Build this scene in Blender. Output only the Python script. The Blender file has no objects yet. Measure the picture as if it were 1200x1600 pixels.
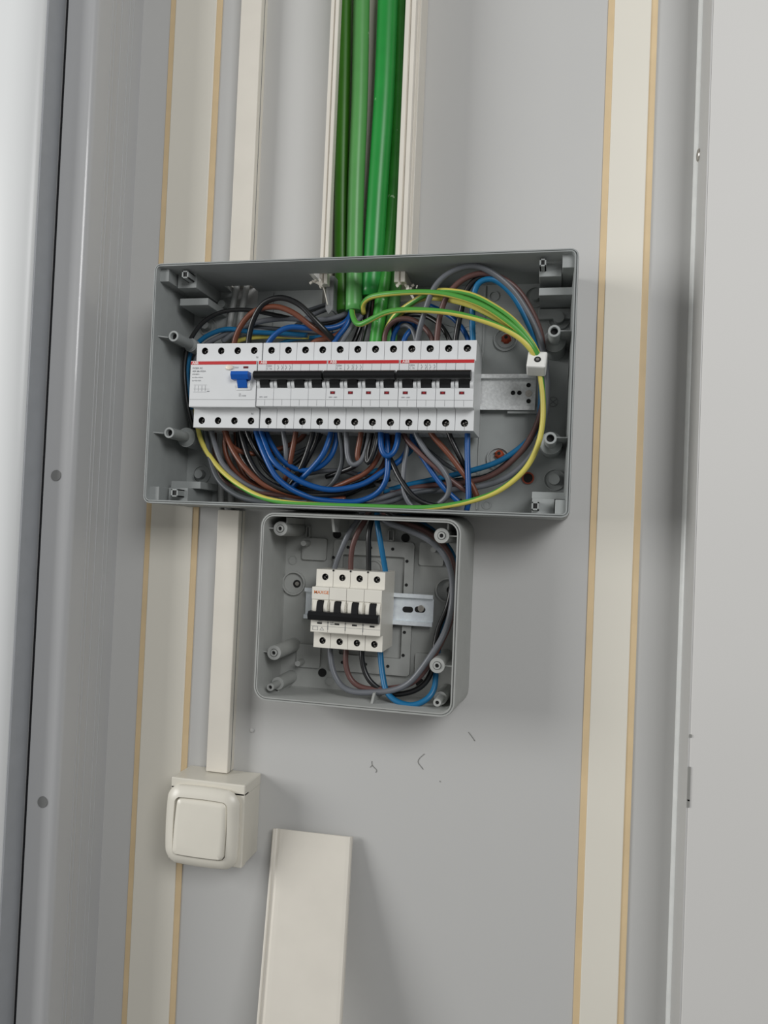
import bpy, bmesh, math, random
from mathutils import Vector, Matrix
random.seed(7)
C = bpy.context.scene.collection
# ---------------------------------------------------------------- units: drawings are in u (1 u = 0.875 mm)
K = 0.000875
Z0 = 1.45            # height of the camera above the floor, metres
def W(p): return Vector((p[0]*K, p[1]*K, p[2]*K+Z0))
# ---------------------------------------------------------------- camera
YAW, PITCH, ROLL, FPX, DIST = 0.2208, 0.0236, 0.0415, 1225.0, 900.0
def cam_axes():
    cy, sy, cp, sp, cr, sr = math.cos(YAW), math.sin(YAW), math.cos(PITCH), math.sin(PITCH), math.cos(ROLL), math.sin(ROLL)
    f = Vector((-sy*cp, cy*cp, sp)); r = Vector((cy, sy, 0)); u = r.cross(f)
    return r*cr+u*sr, u*cr-r*sr, f
R_, U_, F_ = cam_axes()
cd = bpy.data.cameras.new('camera'); cam = bpy.data.objects.new('camera', cd); C.objects.link(cam)
cd.sensor_fit = 'HORIZONTAL'; cd.sensor_width = 36; cd.lens = FPX/1200*36; cd.clip_start = 0.01
cam.matrix_world = Matrix(((R_.x, U_.x, -F_.x, 0), (R_.y, U_.y, -F_.y, 0), (R_.z, U_.z, -F_.z, 0), (0, 0, 0, 1)))
cam.location = W((0, -DIST, 0))
bpy.context.scene.camera = cam
def at(px, py, y):
    """point (in u) at depth y seen at a position of the photograph"""
    d = F_+R_*((px-600)/FPX)+U_*((800-py)/FPX)
    return Vector((0, -DIST, 0))+d*((y+DIST)/d.y)
# ---------------------------------------------------------------- light
vs = bpy.context.scene.view_settings
vs.view_transform = 'Standard'; vs.look = 'None'; vs.gamma = 1; vs.use_curve_mapping = False; vs.exposure = 0.0
wd = bpy.data.worlds.new('world'); bpy.context.scene.world = wd; wd.use_nodes = True
wd.node_tree.nodes['Background'].inputs[0].default_value = (1, 1, 1, 1)
wd.node_tree.nodes['Background'].inputs[1].default_value = 0.18
def area(name, loc, target, sx, sy, power, col):
    l = bpy.data.lights.new(name, 'AREA'); l.shape = 'RECTANGLE'; l.size = sx; l.size_y = sy; l.energy = power; l.color = col
    o = bpy.data.objects.new(name, l); C.objects.link(o); o.location = loc
    o.rotation_euler = (Vector(target)-Vector(loc)).to_track_quat('-Z', 'Y').to_euler()
area('daylight_left', (-2.1, -1.25, 1.8), (-0.1, 0, 1.5), 1.0, 1.0, 31, (1, 0.995, 0.98))
area('daylight_front', (1.0, -2.0, 2.45), (0.15, 0, 1.65), 1.0, 0.9, 27, (1, 1, 1))

# ---------------------------------------------------------------- materials
def lin(c):
    return tuple(((v/255)/12.92 if v <= 10 else (((v/255)+.055)/1.055)**2.4) for v in c)+(1,)
def mat(name, rgb, rough=.5, metal=0, var=.04, scale=60, bump=0, coat=0, spec=.5, dirt=None):
    m = bpy.data.materials.new(name); m.use_nodes = True
    n = m.node_tree.nodes; l = m.node_tree.links; b = n['Principled BSDF']
    b.inputs['Roughness'].default_value = rough; b.inputs['Metallic'].default_value = metal
    b.inputs['Coat Weight'].default_value = coat; b.inputs['Specular IOR Level'].default_value = spec
    tc = n.new('ShaderNodeTexCoord'); nz = n.new('ShaderNodeTexNoise'); nz.inputs['Scale'].default_value = scale; nz.inputs['Detail'].default_value = 4
    l.new(tc.outputs['Object'], nz.inputs['Vector'])
    c = lin(rgb); rp = n.new('ShaderNodeValToRGB')
    rp.color_ramp.elements[0].position = .3; rp.color_ramp.elements[1].position = .7
    rp.color_ramp.elements[0].color = tuple(v*(1-var) for v in c[:3])+(1,); rp.color_ramp.elements[1].color = tuple(min(1, v*(1+var)) for v in c[:3])+(1,)
    l.new(nz.outputs['Fac'], rp.inputs['Fac'])
    last = rp.outputs['Color']
    if dirt:
        n2 = n.new('ShaderNodeTexNoise'); n2.inputs['Scale'].default_value = dirt[1]; n2.inputs['Detail'].default_value = 6
        l.new(tc.outputs['Object'], n2.inputs['Vector'])
        r2 = n.new('ShaderNodeValToRGB'); r2.color_ramp.elements[0].position = dirt[2]; r2.color_ramp.elements[1].position = dirt[2]+.03
        l.new(n2.outputs['Fac'], r2.inputs['Fac'])
        mx = n.new('ShaderNodeMix'); mx.data_type = 'RGBA'; mx.inputs[7].default_value = lin(dirt[0])
        l.new(r2.outputs['Color'], mx.inputs[0]); l.new(last, mx.inputs[6]); last = mx.outputs[2]
    l.new(last, b.inputs['Base Color'])
    if bump:
        bp = n.new('ShaderNodeBump'); bp.inputs['Strength'].default_value = bump; bp.inputs['Distance'].default_value = .0005
        l.new(nz.outputs['Fac'], bp.inputs['Height']); l.new(bp.outputs['Normal'], b.inputs['Normal'])
    return m
def stripe_mat(name, a, bcol, lo, hi):
    m = bpy.data.materials.new(name); m.use_nodes = True
    n = m.node_tree.nodes; l = m.node_tree.links; b = n['Principled BSDF']; b.inputs['Roughness'].default_value = .38
    uv = n.new('ShaderNodeUVMap'); sp = n.new('ShaderNodeSeparateXYZ'); l.new(uv.outputs[0], sp.inputs[0])
    fr = n.new('ShaderNodeMath'); fr.operation = 'FRACT'; l.new(sp.outputs[0], fr.inputs[0])
    g = n.new('ShaderNodeMath'); g.operation = 'GREATER_THAN'; g.inputs[1].default_value = lo; l.new(fr.outputs[0], g.inputs[0])
    g2 = n.new('ShaderNodeMath'); g2.operation = 'LESS_THAN'; g2.inputs[1].default_value = hi; l.new(fr.outputs[0], g2.inputs[0])
    mu = n.new('ShaderNodeMath'); mu.operation = 'MULTIPLY'; l.new(g.outputs[0], mu.inputs[0]); l.new(g2.outputs[0], mu.inputs[1])
    mx = n.new('ShaderNodeMix'); mx.data_type = 'RGBA'; mx.inputs[6].default_value = lin(a); mx.inputs[7].default_value = lin(bcol)
    l.new(mu.outputs[0], mx.inputs[0]); l.new(mx.outputs[2], b.inputs['Base Color'])
    return m
MT = dict(
    wall=mat('grey_wall_panel', (194, 194, 192), .42, var=.012, scale=6, coat=0),
    strip=mat('cream_strip', (226, 222, 210), .4, var=.015, scale=8),
    tan=mat('tan_edge', (216, 192, 152), .6, var=.05, scale=30),
    jamb=mat('grey_jamb', (188, 189, 190), .26, var=.02, scale=5, coat=.3),
    sealgrey=mat('grey_seal', (165, 168, 172), .5, var=.03),  # even grey of the door's edge seal
    black=mat('gap_shade', (16, 17, 22), .8),
    leaf=mat('white_leaf', (226, 228, 228), .35, var=.01, scale=4),
    white=mat('white_wall', (212, 211, 208), .6, var=.012, scale=5),
    bead=mat('white_bead', (236, 238, 236), .3),
    duct=mat('cream_duct', (222, 217, 206), .4, var=.03, scale=25, dirt=((150, 145, 135), 38, .74)),
    sw=mat('switch_white', (220, 216, 204), .33, var=.02, scale=30),
    box=mat('grey_enclosure', (152, 156, 155), .48, var=.03, scale=90, bump=.12),
    box2=mat('grey_small_enclosure', (162, 164, 161), .5, var=.03, scale=90, bump=.12),
    mcb=mat('breaker_white', (214, 216, 217), .42, var=.015),
    mcb2=mat('breaker_cream', (222, 219, 209), .42, var=.015),
    seam=mat('seam_grey', (120, 122, 122), .6),
    red=mat('stripe_red', (186, 34, 38), .45),
    dred=mat('window_red', (92, 12, 22), .4),
    orange=mat('print_orange', (214, 120, 60), .5),
    print_=mat('print_grey', (140, 142, 145), .6),
    wprint=mat('print_white', (235, 225, 222), .5),
    bl=mat('black_plastic', (20, 21, 23), .32, var=.1),
    blue=mat('toggle_blue', (10, 84, 172), .38),
    cream=mat('button_cream', (226, 216, 200), .4),
    zinc=mat('zinc_rail', (224, 226, 226), .36, .3, var=.12, scale=420, bump=.25),
    zinc2=mat('bright_rail', (236, 243, 250), .3, .2, var=.08, scale=160),
    steel=mat('screw_steel', (196, 192, 184), .3, .9, var=.1),
    brass=mat('brass', (170, 130, 60), .3, .9),
    hole=mat('hole_shade_window_black', (14, 14, 14), .7),  # shade painted into holes; also black of screw slots and breaker windows
    copper=mat('sealant_red', (150, 62, 34), .6, var=.2),
    plug=mat('plug_grey', (128, 129, 128), .5),
    wblack=mat('wire_black', (17, 18, 19), .34, spec=.6),
    wbrown=mat('wire_brown', (106, 60, 42), .38),
    wdbrown=mat('wire_dark_brown', (92, 64, 60), .42),
    wblue=mat('wire_blue', (8, 74, 138), .36),
    wlblue=mat('wire_light_blue', (14, 98, 142), .38),
    wgrey=mat('wire_grey', (100, 103, 108), .4),
    wdgrey=mat('wire_dark_grey', (72, 76, 80), .42),
    wlgrey=mat('cable_light_grey', (168, 170, 168), .45),
    earth=stripe_mat('wire_yellow_green', (204, 192, 92), (78, 152, 62), .45, .95),
    g1=mat('cable_green_olive', (58, 118, 26), .4, var=.1, scale=30, dirt=((150, 190, 140), 90, .76)),
    g2=mat('cable_green_light', (88, 156, 84), .38, var=.06, scale=30, dirt=((190, 215, 180), 90, .72)),
    g3=mat('cable_green_deep', (34, 138, 58), .34, var=.08, scale=30, dirt=((130, 190, 140), 90, .72)),
    g4=mat('cable_green_mid', (52, 142, 50), .38, var=.12, scale=60, dirt=((180, 215, 175), 110, .66)),
    ceramic=mat('terminal_white', (226, 226, 222), .45, var=.03),
    scuff=mat('scuff_dark', (138, 138, 134), .8),
    floor=mat('floor_grey', (120, 118, 114), .6, var=.1, scale=20),
)
# ---------------------------------------------------------------- mesh builder
class M:
    def __init__(s): s.bm = bmesh.new(); s.uv = None
    def quadgrid(s, loops, closed_ends=True, smooth=False):
        n = len(loops[0]); vs_ = [[s.bm.verts.new(p) for p in lp] for lp in loops]
        for a, b in zip(vs_, vs_[1:]):
            for i in range(n):
                f = s.bm.faces.new((a[i], a[(i+1) % n], b[(i+1) % n], b[i])); f.smooth = smooth
        if closed_ends:
            s.bm.faces.new(list(reversed(vs_[0]))); s.bm.faces.new(vs_[-1])
        return s
    def box(s, x0, x1, y0, y1, z0, z1, bev=0, rot=None, c=None):
        t = bmesh.new()
        bmesh.ops.create_cube(t, size=1)
        for v in t.verts:
            v.co = Vector((x0+(x1-x0)*(v.co.x+.5), y0+(y1-y0)*(v.co.y+.5), z0+(z1-z0)*(v.co.z+.5)))
        if bev: bmesh.ops.bevel(t, geom=t.edges[:], offset=bev, segments=2, profile=.5, affect='EDGES')
        if rot is not None:
            cc = Vector(c) if c else Vector(((x0+x1)/2, (y0+y1)/2, (z0+z1)/2))
            for v in t.verts: v.co = cc+rot@(v.co-cc)
        s.merge(t); return s
    def merge(s, t):
        me = bpy.data.meshes.new('t'); t.to_mesh(me); s.bm.from_mesh(me); bpy.data.meshes.remove(me); t.free()
    def cyl(s, p, q, r, r2=None, n=20, smooth=True):
        p = Vector(p); q = Vector(q); r2 = r if r2 is None else r2
        d = (q-p).normalized(); a = d.orthogonal().normalized(); b = d.cross(a)
        lp = [[c+a*math.cos(2*math.pi*i/n)*rr+b*math.sin(2*math.pi*i/n)*rr for i in range(n)] for c, rr in ((p, r), (q, r2))]
        s.quadgrid(lp, True)
        return s
    def pipe(s, p, q, ro, ri, n=20, depth=None):
        """hollow cylinder open at the q end"""
        p = Vector(p); q = Vector(q); d = (q-p).normalized(); a = d.orthogonal().normalized(); b = d.cross(a)
        L = (q-p).length; depth = depth or L*.9
        prof = [(0, ro), (L-.5, ro), (L, ro-.4), (L, ri+.2), (L-.5, ri), (L-depth, ri)]
        s.quadgrid([[p+d*t+a*math.cos(2*math.pi*i/n)*r+b*math.sin(2*math.pi*i/n)*r for i in range(n)] for t, r in prof])
        return s
    def ringy(s, x, z, y0, y1, ro, ri, n=28):
        """flat annulus raised from y0 to y1 (towards camera)"""
        s.tor([(ro, y0), (ro, y1), (ri, y1), (ri, y0)], x, z, n); return s
    def tor(s, prof, x, z, n=28):
        vs_ = [[s.bm.verts.new((x+r*math.cos(2*math.pi*i/n), y, z+r*math.sin(2*math.pi*i/n))) for i in range(n)] for r, y in prof]
        for k in range(len(prof)):
            a, b = vs_[k], vs_[(k+1) % len(prof)]
            for i in range(n): s.bm.faces.new((a[i], a[(i+1) % n], b[(i+1) % n], b[i]))
        return s
    def prism(s, poly, h0, h1, axis='z'):
        f = {'z': lambda a, b, h: (a, b, h), 'y': lambda a, b, h: (a, h, b), 'x': lambda a, b, h: (h, a, b)}[axis]
        s.quadgrid([[f(a, b, h) for a, b in poly] for h in (h0, h1)]); return s
    def tube(s, pts, r, n=10, step=3.0, phase=0.0, twist=.0, cap=True):
        P = smooth_path(pts, step); m = len(P)
        uvl = s.bm.loops.layers.uv.verify()
        T = [(P[min(i+1, m-1)]-P[max(i-1, 0)]).normalized() for i in range(m)]
        a = T[0].orthogonal().normalized(); rings = []; acc = 0; us = []
        up = Vector((0, -1, 0)); a = (up-T[0]*up.dot(T[0]))
        a = a.normalized() if a.length > .05 else T[0].orthogonal().normalized()
        for i in range(m):
            a = (a-T[i]*a.dot(T[i])).normalized(); b = T[i].cross(a)
            rr = r(i/(m-1)) if callable(r) else r
            rings.append([s.bm.verts.new(P[i]+(a*math.cos(2*math.pi*k/n)+b*math.sin(2*math.pi*k/n))*rr) for k in range(n)])
            if i: acc += (P[i]-P[i-1]).length
            us.append(acc)
        for i in range(m-1):
            for k in range(n):
                f = s.bm.faces.new((rings[i][k], rings[i][(k+1) % n], rings[i+1][(k+1) % n], rings[i+1][k])); f.smooth = True
                uu = [(k/n+phase+us[i]*twist, us[i]), ((k+1)/n+phase+us[i]*twist, us[i]), ((k+1)/n+phase+us[i+1]*twist, us[i+1]), (k/n+phase+us[i+1]*twist, us[i+1])]
                for lp, w in zip(f.loops, uu): lp[uvl].uv = w
        if cap:
            s.bm.faces.new(list(reversed(rings[0]))); s.bm.faces.new(rings[-1])
        return s
def smooth_path(pts, step):
    P = [Vector(p) for p in pts]
    if len(P) == 2: P = [P[0], (P[0]+P[1])/2, P[1]]
    Q = [P[0]*2-P[1]]+P+[P[-1]*2-P[-2]]; out = []
    for i in range(1, len(Q)-2):
        a, b, c, d = Q[i-1:i+3]; n = max(2, int((c-b).length/step))
        for k in range(n):
            t = k/n
            out.append(.5*((2*b)+(c-a)*t+(2*a-5*b+4*c-d)*t*t+(3*b-3*c+d-a)*t**3))
    out.append(P[-1]); 
    for _ in range(3):
        out = [out[0]]+[(out[i-1]+out[i]*2+out[i+1])/4 for i in range(1, len(out)-1)]+[out[-1]]
    return out
ORG = {}
def obj(name, m, material, parent=None, smooth=None):
    bm = m.bm
    bmesh.ops.recalc_face_normals(bm, faces=bm.faces)
    if parent is not None: o0 = ORG[parent.name]
    else:
        xs = [v.co.x for v in bm.verts]; ys = [v.co.y for v in bm.verts]; zs = [v.co.z for v in bm.verts]
        o0 = Vector(((min(xs)+max(xs))/2, max(ys), min(zs)))
    for v in bm.verts: v.co = (v.co-o0)*K
    me = bpy.data.meshes.new(name); bm.to_mesh(me); bm.free()
    if smooth:
        me.polygons.foreach_set('use_smooth', [True]*len(me.polygons))
        me.set_sharp_from_angle(angle=math.radians(smooth))
    me.materials.append(material if not isinstance(material, str) else MT[material])
    o = bpy.data.objects.new(name, me); C.objects.link(o)
    if parent is not None: o.parent = parent
    else: o.location = W(o0)
    ORG[o.name] = o0
    return o
def tag(o, label, cat, group=None):
    o['label'] = label; o['category'] = cat
    if group: o['group'] = group
    return o
def thing(name, label, cat, loc, group=None):
    o = bpy.data.objects.new(name, None); C.objects.link(o); o.empty_display_size = .02
    o.location = W(loc); ORG[o.name] = Vector(loc); return tag(o, label, cat, group)
def struct(name, m, material, smooth=None):
    o = obj(name, m, material, None, smooth); o['kind'] = 'structure'; return o
def dup(root, dx, label, group):
    r = root.copy(); C.objects.link(r); r.location = root.location+Vector((dx*K, 0, 0)); r['label'] = label; r['group'] = group
    ORG[r.name] = ORG[root.name]+Vector((dx, 0, 0))
    for ch in list(root.children):
        c = ch.copy(); C.objects.link(c); c.parent = r
        for g in ch.children:
            d = g.copy(); C.objects.link(d); d.parent = c
    return r
def cut(o, cutters):
    """subtract cutter builders (in u) from the mesh of o"""
    o0 = ORG[o.name]; hs = []
    for m in cutters:
        bmesh.ops.recalc_face_normals(m.bm, faces=m.bm.faces)
        for v in m.bm.verts: v.co = (v.co-o0)*K
        me = bpy.data.meshes.new('c'); m.bm.to_mesh(me); m.bm.free()
        h = bpy.data.objects.new('c', me); C.objects.link(h); h.parent = o; hs.append(h)
        md = o.modifiers.new('b', 'BOOLEAN'); md.operation = 'DIFFERENCE'; md.solver = 'EXACT'; md.object = h
    bpy.context.view_layer.update()
    ev = o.evaluated_get(bpy.context.evaluated_depsgraph_get()); me = bpy.data.meshes.new_from_object(ev)
    o.modifiers.clear(); o.data = me
    for h in hs: bpy.data.objects.remove(h)
def rr(x0, x1, z0, z1, r, n=5):
    r = max(r, .05); out = []
    for cx, cz, a0 in ((x1-r, z1-r, 0), (x0+r, z1-r, 90), (x0+r, z0+r, 180), (x1-r, z0+r, 270)):
        for i in range(n+1):
            a = math.radians(a0+90*i/n); out.append((cx+r*math.cos(a), cz+r*math.sin(a)))
    return out
def shell(x0, x1, z0, z1, r, prof):
    m = M(); m.quadgrid([[(a, y, b) for a, b in rr(x0+i, x1-i, z0+i, z1-i, max(r-i, 1.0), 6)] for i, y in prof]); return m
def text(name, s, x, y, z, size, material, parent, bold=0):
    """printed lettering facing the room, left bottom corner at x, z"""
    cu = bpy.data.curves.new('t', 'FONT'); cu.body = s; cu.size = size*K; cu.extrude = .00003; cu.offset = bold*K
    t = bpy.data.objects.new('t', cu); C.objects.link(t); bpy.context.view_layer.update()
    me = bpy.data.meshes.new_from_object(t.evaluated_get(bpy.context.evaluated_depsgraph_get()))
    bpy.data.objects.remove(t)
    o0 = ORG[parent.name]
    me.transform(Matrix.Translation((Vector((x, y, z))-o0)*K)@Matrix.Rotation(math.pi/2, 4, 'X'))
    me.name = name; me.materials.clear(); me.materials.append(MT[material])
    o = bpy.data.objects.new(name, me); C.objects.link(o); o.parent = parent; ORG[o.name] = o0
    return o

# ================================================================= THE ROOM
FL = -Z0/K; TOP = 1300
wall = struct('wall_back', M().box(-548, 134, 0, 60, FL, TOP), 'wall')
struct('floor', M().box(-1500, 1200, -2400, 60, FL-40, FL), 'floor')
# joint strips: a tan bedding layer and a cream cover
def joint(name, x0, x1, over=5.5):
    s = struct(name, M().box(x0+over, x1-over, -2.8, 0, FL, TOP, .9), 'strip')
    e = obj('tan_edge', M().box(x0, x1, -1.6, 0, FL, TOP, .3), 'tan', s); e['label'] = 'tan edge showing on both sides of the cream cover'
joint('trim_1', -508.5, -437, 7.5); joint('trim_2', 33.0, 86.5, 7)
# left reveal and jamb of the doorway
P = [(-548, 0)]
for i in range(9):
    a = math.radians(90*i/8); P.append((-548-9+9*math.cos(a), -91-9*math.sin(a)))
P += [(-585, -100), (-585, 0)]
m = M(); m.prism(P, FL, TOP)
struct('trim_3', m, 'jamb', 40)
rb = bpy.data.objects['trim_3']
m = M()
for y in (-22, -30, -47, -60, -66): m.box(-548.2, -547.3, y-1.2, y+1.2, FL, TOP, .3)
o = obj('rib', m, 'jamb', rb); o['label'] = 'fine vertical ribs along the side of the jamb'
struct('gap_filler', M().box(-590.0, -585.1, -97, 0, FL, TOP), 'black')          # black strip painting the shade of the gap behind the leaf edge
P = [(-592, -60), (-592, -124)]
for i in range(1, 13):
    a = math.radians(90*i/12); P.append((-592-40+40*math.cos(a)*1.0, -126-14*math.sin(a)))
P += [(-1500, -140), (-1500, -60)]
m = M(); m.prism(P, FL, TOP); struct('door_1', m, 'leaf', 50)
o = obj('edge_seal', M().box(-592.2, -590.2, -128, -98, FL, TOP, .4), 'sealgrey', bpy.data.objects['door_1'])
# right side: a return and a white face
struct('wall_right', M().box(134, 1200, -65, 60, FL, TOP, 1.2), 'white')
m = M(); m.prism([(134, 0), (134, -6.0), (132.2, -5.4), (130.6, -4.0), (129.4, -2.2), (129, 0)], FL, TOP)
struct('trim_5', m, 'bead', 60)
rf = obj('edge_lining', M().box(132.8, 134, -64.6, -1, FL, TOP), 'wall', bpy.data.objects['wall_right'])
# marks on the walls
m = M()
for pts in ([(581, 1189), (580, 1195), (585, 1200), (590, 1203), (587, 1207)], [(663, 1178), (655, 1184), (651, 1191), (657, 1196), (661, 1202)], [(732, 1144), (737, 1150), (742, 1158)], [(581, 1196), (578, 1199)], [(687, 1220), (688, 1222)]):
    m.tube([at(a, b, -.3) for a, b in pts], .42, n=6)
o = obj('scuff_mark', m, 'scuff', wall); o['label'] = 'small dark scuff marks on the grey wall below the small box'
m = M()
for z0_, z1_ in ((-193, -190), (-256, -222), (-262, -254)):
    m.box(133.4, 135.6, -66, -63.4, z0_, z1_, .2)
o = obj('edge_scratch', m, 'scuff', bpy.data.objects['wall_right'])
# plugs and rivets
for (px, py, lab) in ((88, 743, 'upper'), (67, 1253, 'lower')):
    p = at(px, py, -100); m = M(); m.cyl(p+Vector((0, .5, 0)), p+Vector((0, -1.2, 0)), 6.6, 6.2, 28)
    tag(obj('screw_cap', m, 'plug'), f'round grey screw cap on the left door jamb, the {lab} of the two', 'screw cap', 'grey caps in the jamb')
p = Vector((132.8, -11, at(1101, 242, -11).z)); m = M()
m.quadgrid([[(132.9-d, p.y+r*math.cos(2*math.pi*i/18), p.z+r*math.sin(2*math.pi*i/18)) for i in range(18)] for d, r in ((0, 7), (1, 6.8), (2, 5.2), (2.5, 2.5))])
tag(obj('rivet', m, 'steel', None, 50), 'shiny round rivet at the edge of the right wall near the top', 'rivet')
p = at(394, 1141, 0); m = M(); m.quadgrid([[(p.x+r*math.cos(2*math.pi*i/14), d, p.z+r*math.sin(2*math.pi*i/14)) for i in range(14)] for d, r in ((0, 3.2), (-1, 2.8), (-1.6, 1.4))])
tag(obj('plug', m, 'wall', None, 50), 'tiny round grey plug in the wall below the small box, right of the narrow duct', 'plug')

# ================================================================= DUCTS
def box_duct(name, x0, x1, d, z0, z1, label):
    t = thing(name, label, 'duct', ((x0+x1)/2, 0, z0))
    obj('base', M().box(x0+.6, x1-.6, -d*.55, 0, z0, z1), 'duct', t)
    obj('lid', M().box(x0, x1, -d, -d*.5, z0, z1, .9), 'duct', t)
    m = M(); m.box(x1-.3, x1+.25, -d*.5-.3, -d*.5+.5, z0, z1); obj('seam', m, 'seam', t)
    return t
box_duct('cable_duct', -403.5, -376.5, 20, 293, TOP, 'narrow cream cable duct running up the wall from the top of the large box')
box_duct('cable_duct', -403, -375.5, 20, -297, 17, 'narrow cream cable duct running from the large box down to the light switch')
# wide open trunking with the cables
TZ = 277.0
t = thing('trunking', 'wide open cream trunking without lid, holding the green cables above the box', 'trunking', (-225, 0, TZ))
def side(x, s, w):
    # profile of one side wall, s = +1 wall grows to +x
    return [(x, 0), (x, -51), (x+s*.8, -54), (x+s*w*.42, -54), (x+s*w*.46, -51.5), (x+s*w*.56, -51.5), (x+s*w*.6, -54), (x+s*(w-.6), -54), (x+s*w, -53), (x+s*w, -44), (x+s*3, -42), (x+s*3, 0)]
XL, XR = -277.5, -172.5
m = M(); m.prism(side(XL, 1, 10.5), TZ, TOP); obj('side_wall', m, 'duct', t)
m = M(); m.prism(side(XR-4, -1, 13), TZ, TOP); m.box(XR-4.2, XR-1.2, -40, -1, 293, TOP, .6); m.box(XR-4.2, XR-2.8, -46, -44, 293, TOP, .4); obj('side_wall', m, 'duct', t)
obj('back', M().box(XL+1, XR-4, -2.5, 0, 262, TOP), 'duct', t)
m = M(); m.prism([(XL+6, 252), (XL+10, 246), (XL+14.5, 252), (XL+14.5, 290), (XL+6, 290)], -42, -40.5, 'y'); m.box(XL+13, XL+15, -41, -22, 250, 290); o = obj('torn_flap', m, 'seam', t); o['label'] = 'inner flap left hanging below the left side wall, its shade painted dark grey'  # grey stands for the shade on the uncut inner wall of the trunking
for cs_ in ([Vector((XL-4, -50, 280)), Vector((XL+5, -51, 276))], [Vector((XR-8, -50, 276)), Vector((XR+2, -46, 274))]):
    m = M()
    for i in range(13):
        c = cs_[i % 2]+Vector((random.uniform(-6, 6), random.uniform(-4, 3), random.uniform(-4, 3)))
        m.box(c.x-1.7, c.x+1.7, c.y-.7, c.y+.7, c.z-1.4, c.z+1.4, 0, Matrix.Rotation(random.uniform(0, 3), 3, 'Y')@Matrix.Rotation(random.uniform(0, 2), 3, 'X'))
    if cs_[0].x > -200: m.box(XR-1, XR+1.6, -46, -44, 254, 280, .3, Matrix.Rotation(-.55, 3, 'Y'))
    else: m.tube([(XL+3, -46, 278), (XL+6, -45, 268), (XL+9, -44, 256)], .6, n=6)
    o = obj('ragged_edge', m, 'duct', t); o['label'] = 'ragged sawn plastic crumbs at the cut end'

# green cables
def gc(pts, r, mt, label):
    m = M(); m.tube([at(a, b, c) for a, b, c in pts], r, n=20, step=8)
    o = obj('green_cable', m, mt, None); tag(o, label, 'cable', 'green cables in the trunking'); return o
gc([(540, -60, -18), (538, 100, -18), (535, 250, -18), (534, 400, -18), (537, 487, -22)], 8.8, 'g1', 'olive green cable, leftmost in the open trunking')
gc([(567, -60, -32), (565, 0, -32), (562, 150, -32), (557, 280, -32), (554, 400, -31), (553, 486, -32)], 9.6, 'g2', 'light green cable second from left in the open trunking')
gc([(608, -60, -26), (606, 0, -26), (600, 150, -26), (590, 300, -26), (584, 400, -26), (579, 464, -24)], 12.0, 'g3', 'thick deep green cable in the middle of the trunking')
gc([(628, -60, -12), (624, 100, -12), (618, 250, -12), (609, 370, -16), (600, 440, -24), (592, 500, -28), (582, 570, -28)], 7.6, 'g4', 'scratched green cable slanting down behind the breakers, fourth from left')
gc([(643, -60, -12), (638, 100, -12), (632, 250, -12), (622, 400, -14), (617, 450, -16), (612, 510, -20), (606, 570, -22)], 7.6, 'g2', 'green cable rightmost in the trunking, ending beside the earth wires')

# ================================================================= LARGE ENCLOSURE
X0, X1, ZB, ZT, H = -460.5, 9.5, 20, 293, 95
box = thing('distribution_box', 'large open grey plastic distribution box without cover, full of wires', 'electrical box', ((X0+X1)/2, 0, ZB))
prof = [(-.5, 0), (-.2, -H+4), (.0, -H+1), (.4, -H), (1.5, -H), (1.7, -H+1.6), (2.5, -H+1.6), (2.7, -H-.6), (3.6, -H-.6), (4.0, -H+.6), (6.5, -4)]
sh = obj('shell', shell(X0, X1, ZB, ZT, 8, prof), 'box', box)
na = at(484, 424, -55).x; nb = at(634, 421, -55).x
jag = lambda x0, x1, y: [(x0+(x1-x0)*i/24, y+random.uniform(-1.2, 1.2)) for i in range(25)]
m1 = M(); m1.prism([(na, 6)]+jag(na, nb, -57)+[(nb, 6)], 270, 300)
m2 = M(); m2.prism([(-405, 4)]+jag(-405, -371, -26)+[(-371, 4)], 270, 300)
m3 = M(); m3.prism([(-404, 4), (-404, -19), (-374, -19), (-374, 4)], 15, 30)
m4 = M(); m4.prism([(-224, -3), (-224, -50), (-180, -50), (-180, -3)], 15, 30)
cut(sh, [m1, m2, m3, m4])
sh.data.polygons.foreach_set('use_smooth', [True]*len(sh.data.polygons)); sh.data.set_sharp_from_angle(angle=math.radians(35))
def prect(px0, px1, py0, py1, y):
    a = at((px0+px1)/2, (py0+py1)/2, y); w = abs(at(px1, (py0+py1)/2, y).x-at(px0, (py0+py1)/2, y).x)/2; h = abs(at((px0+px1)/2, py0, y).z-at((px0+px1)/2, py1, y).z)/2
    return a.x-w, a.x+w, a.z-h, a.z+h
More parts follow.
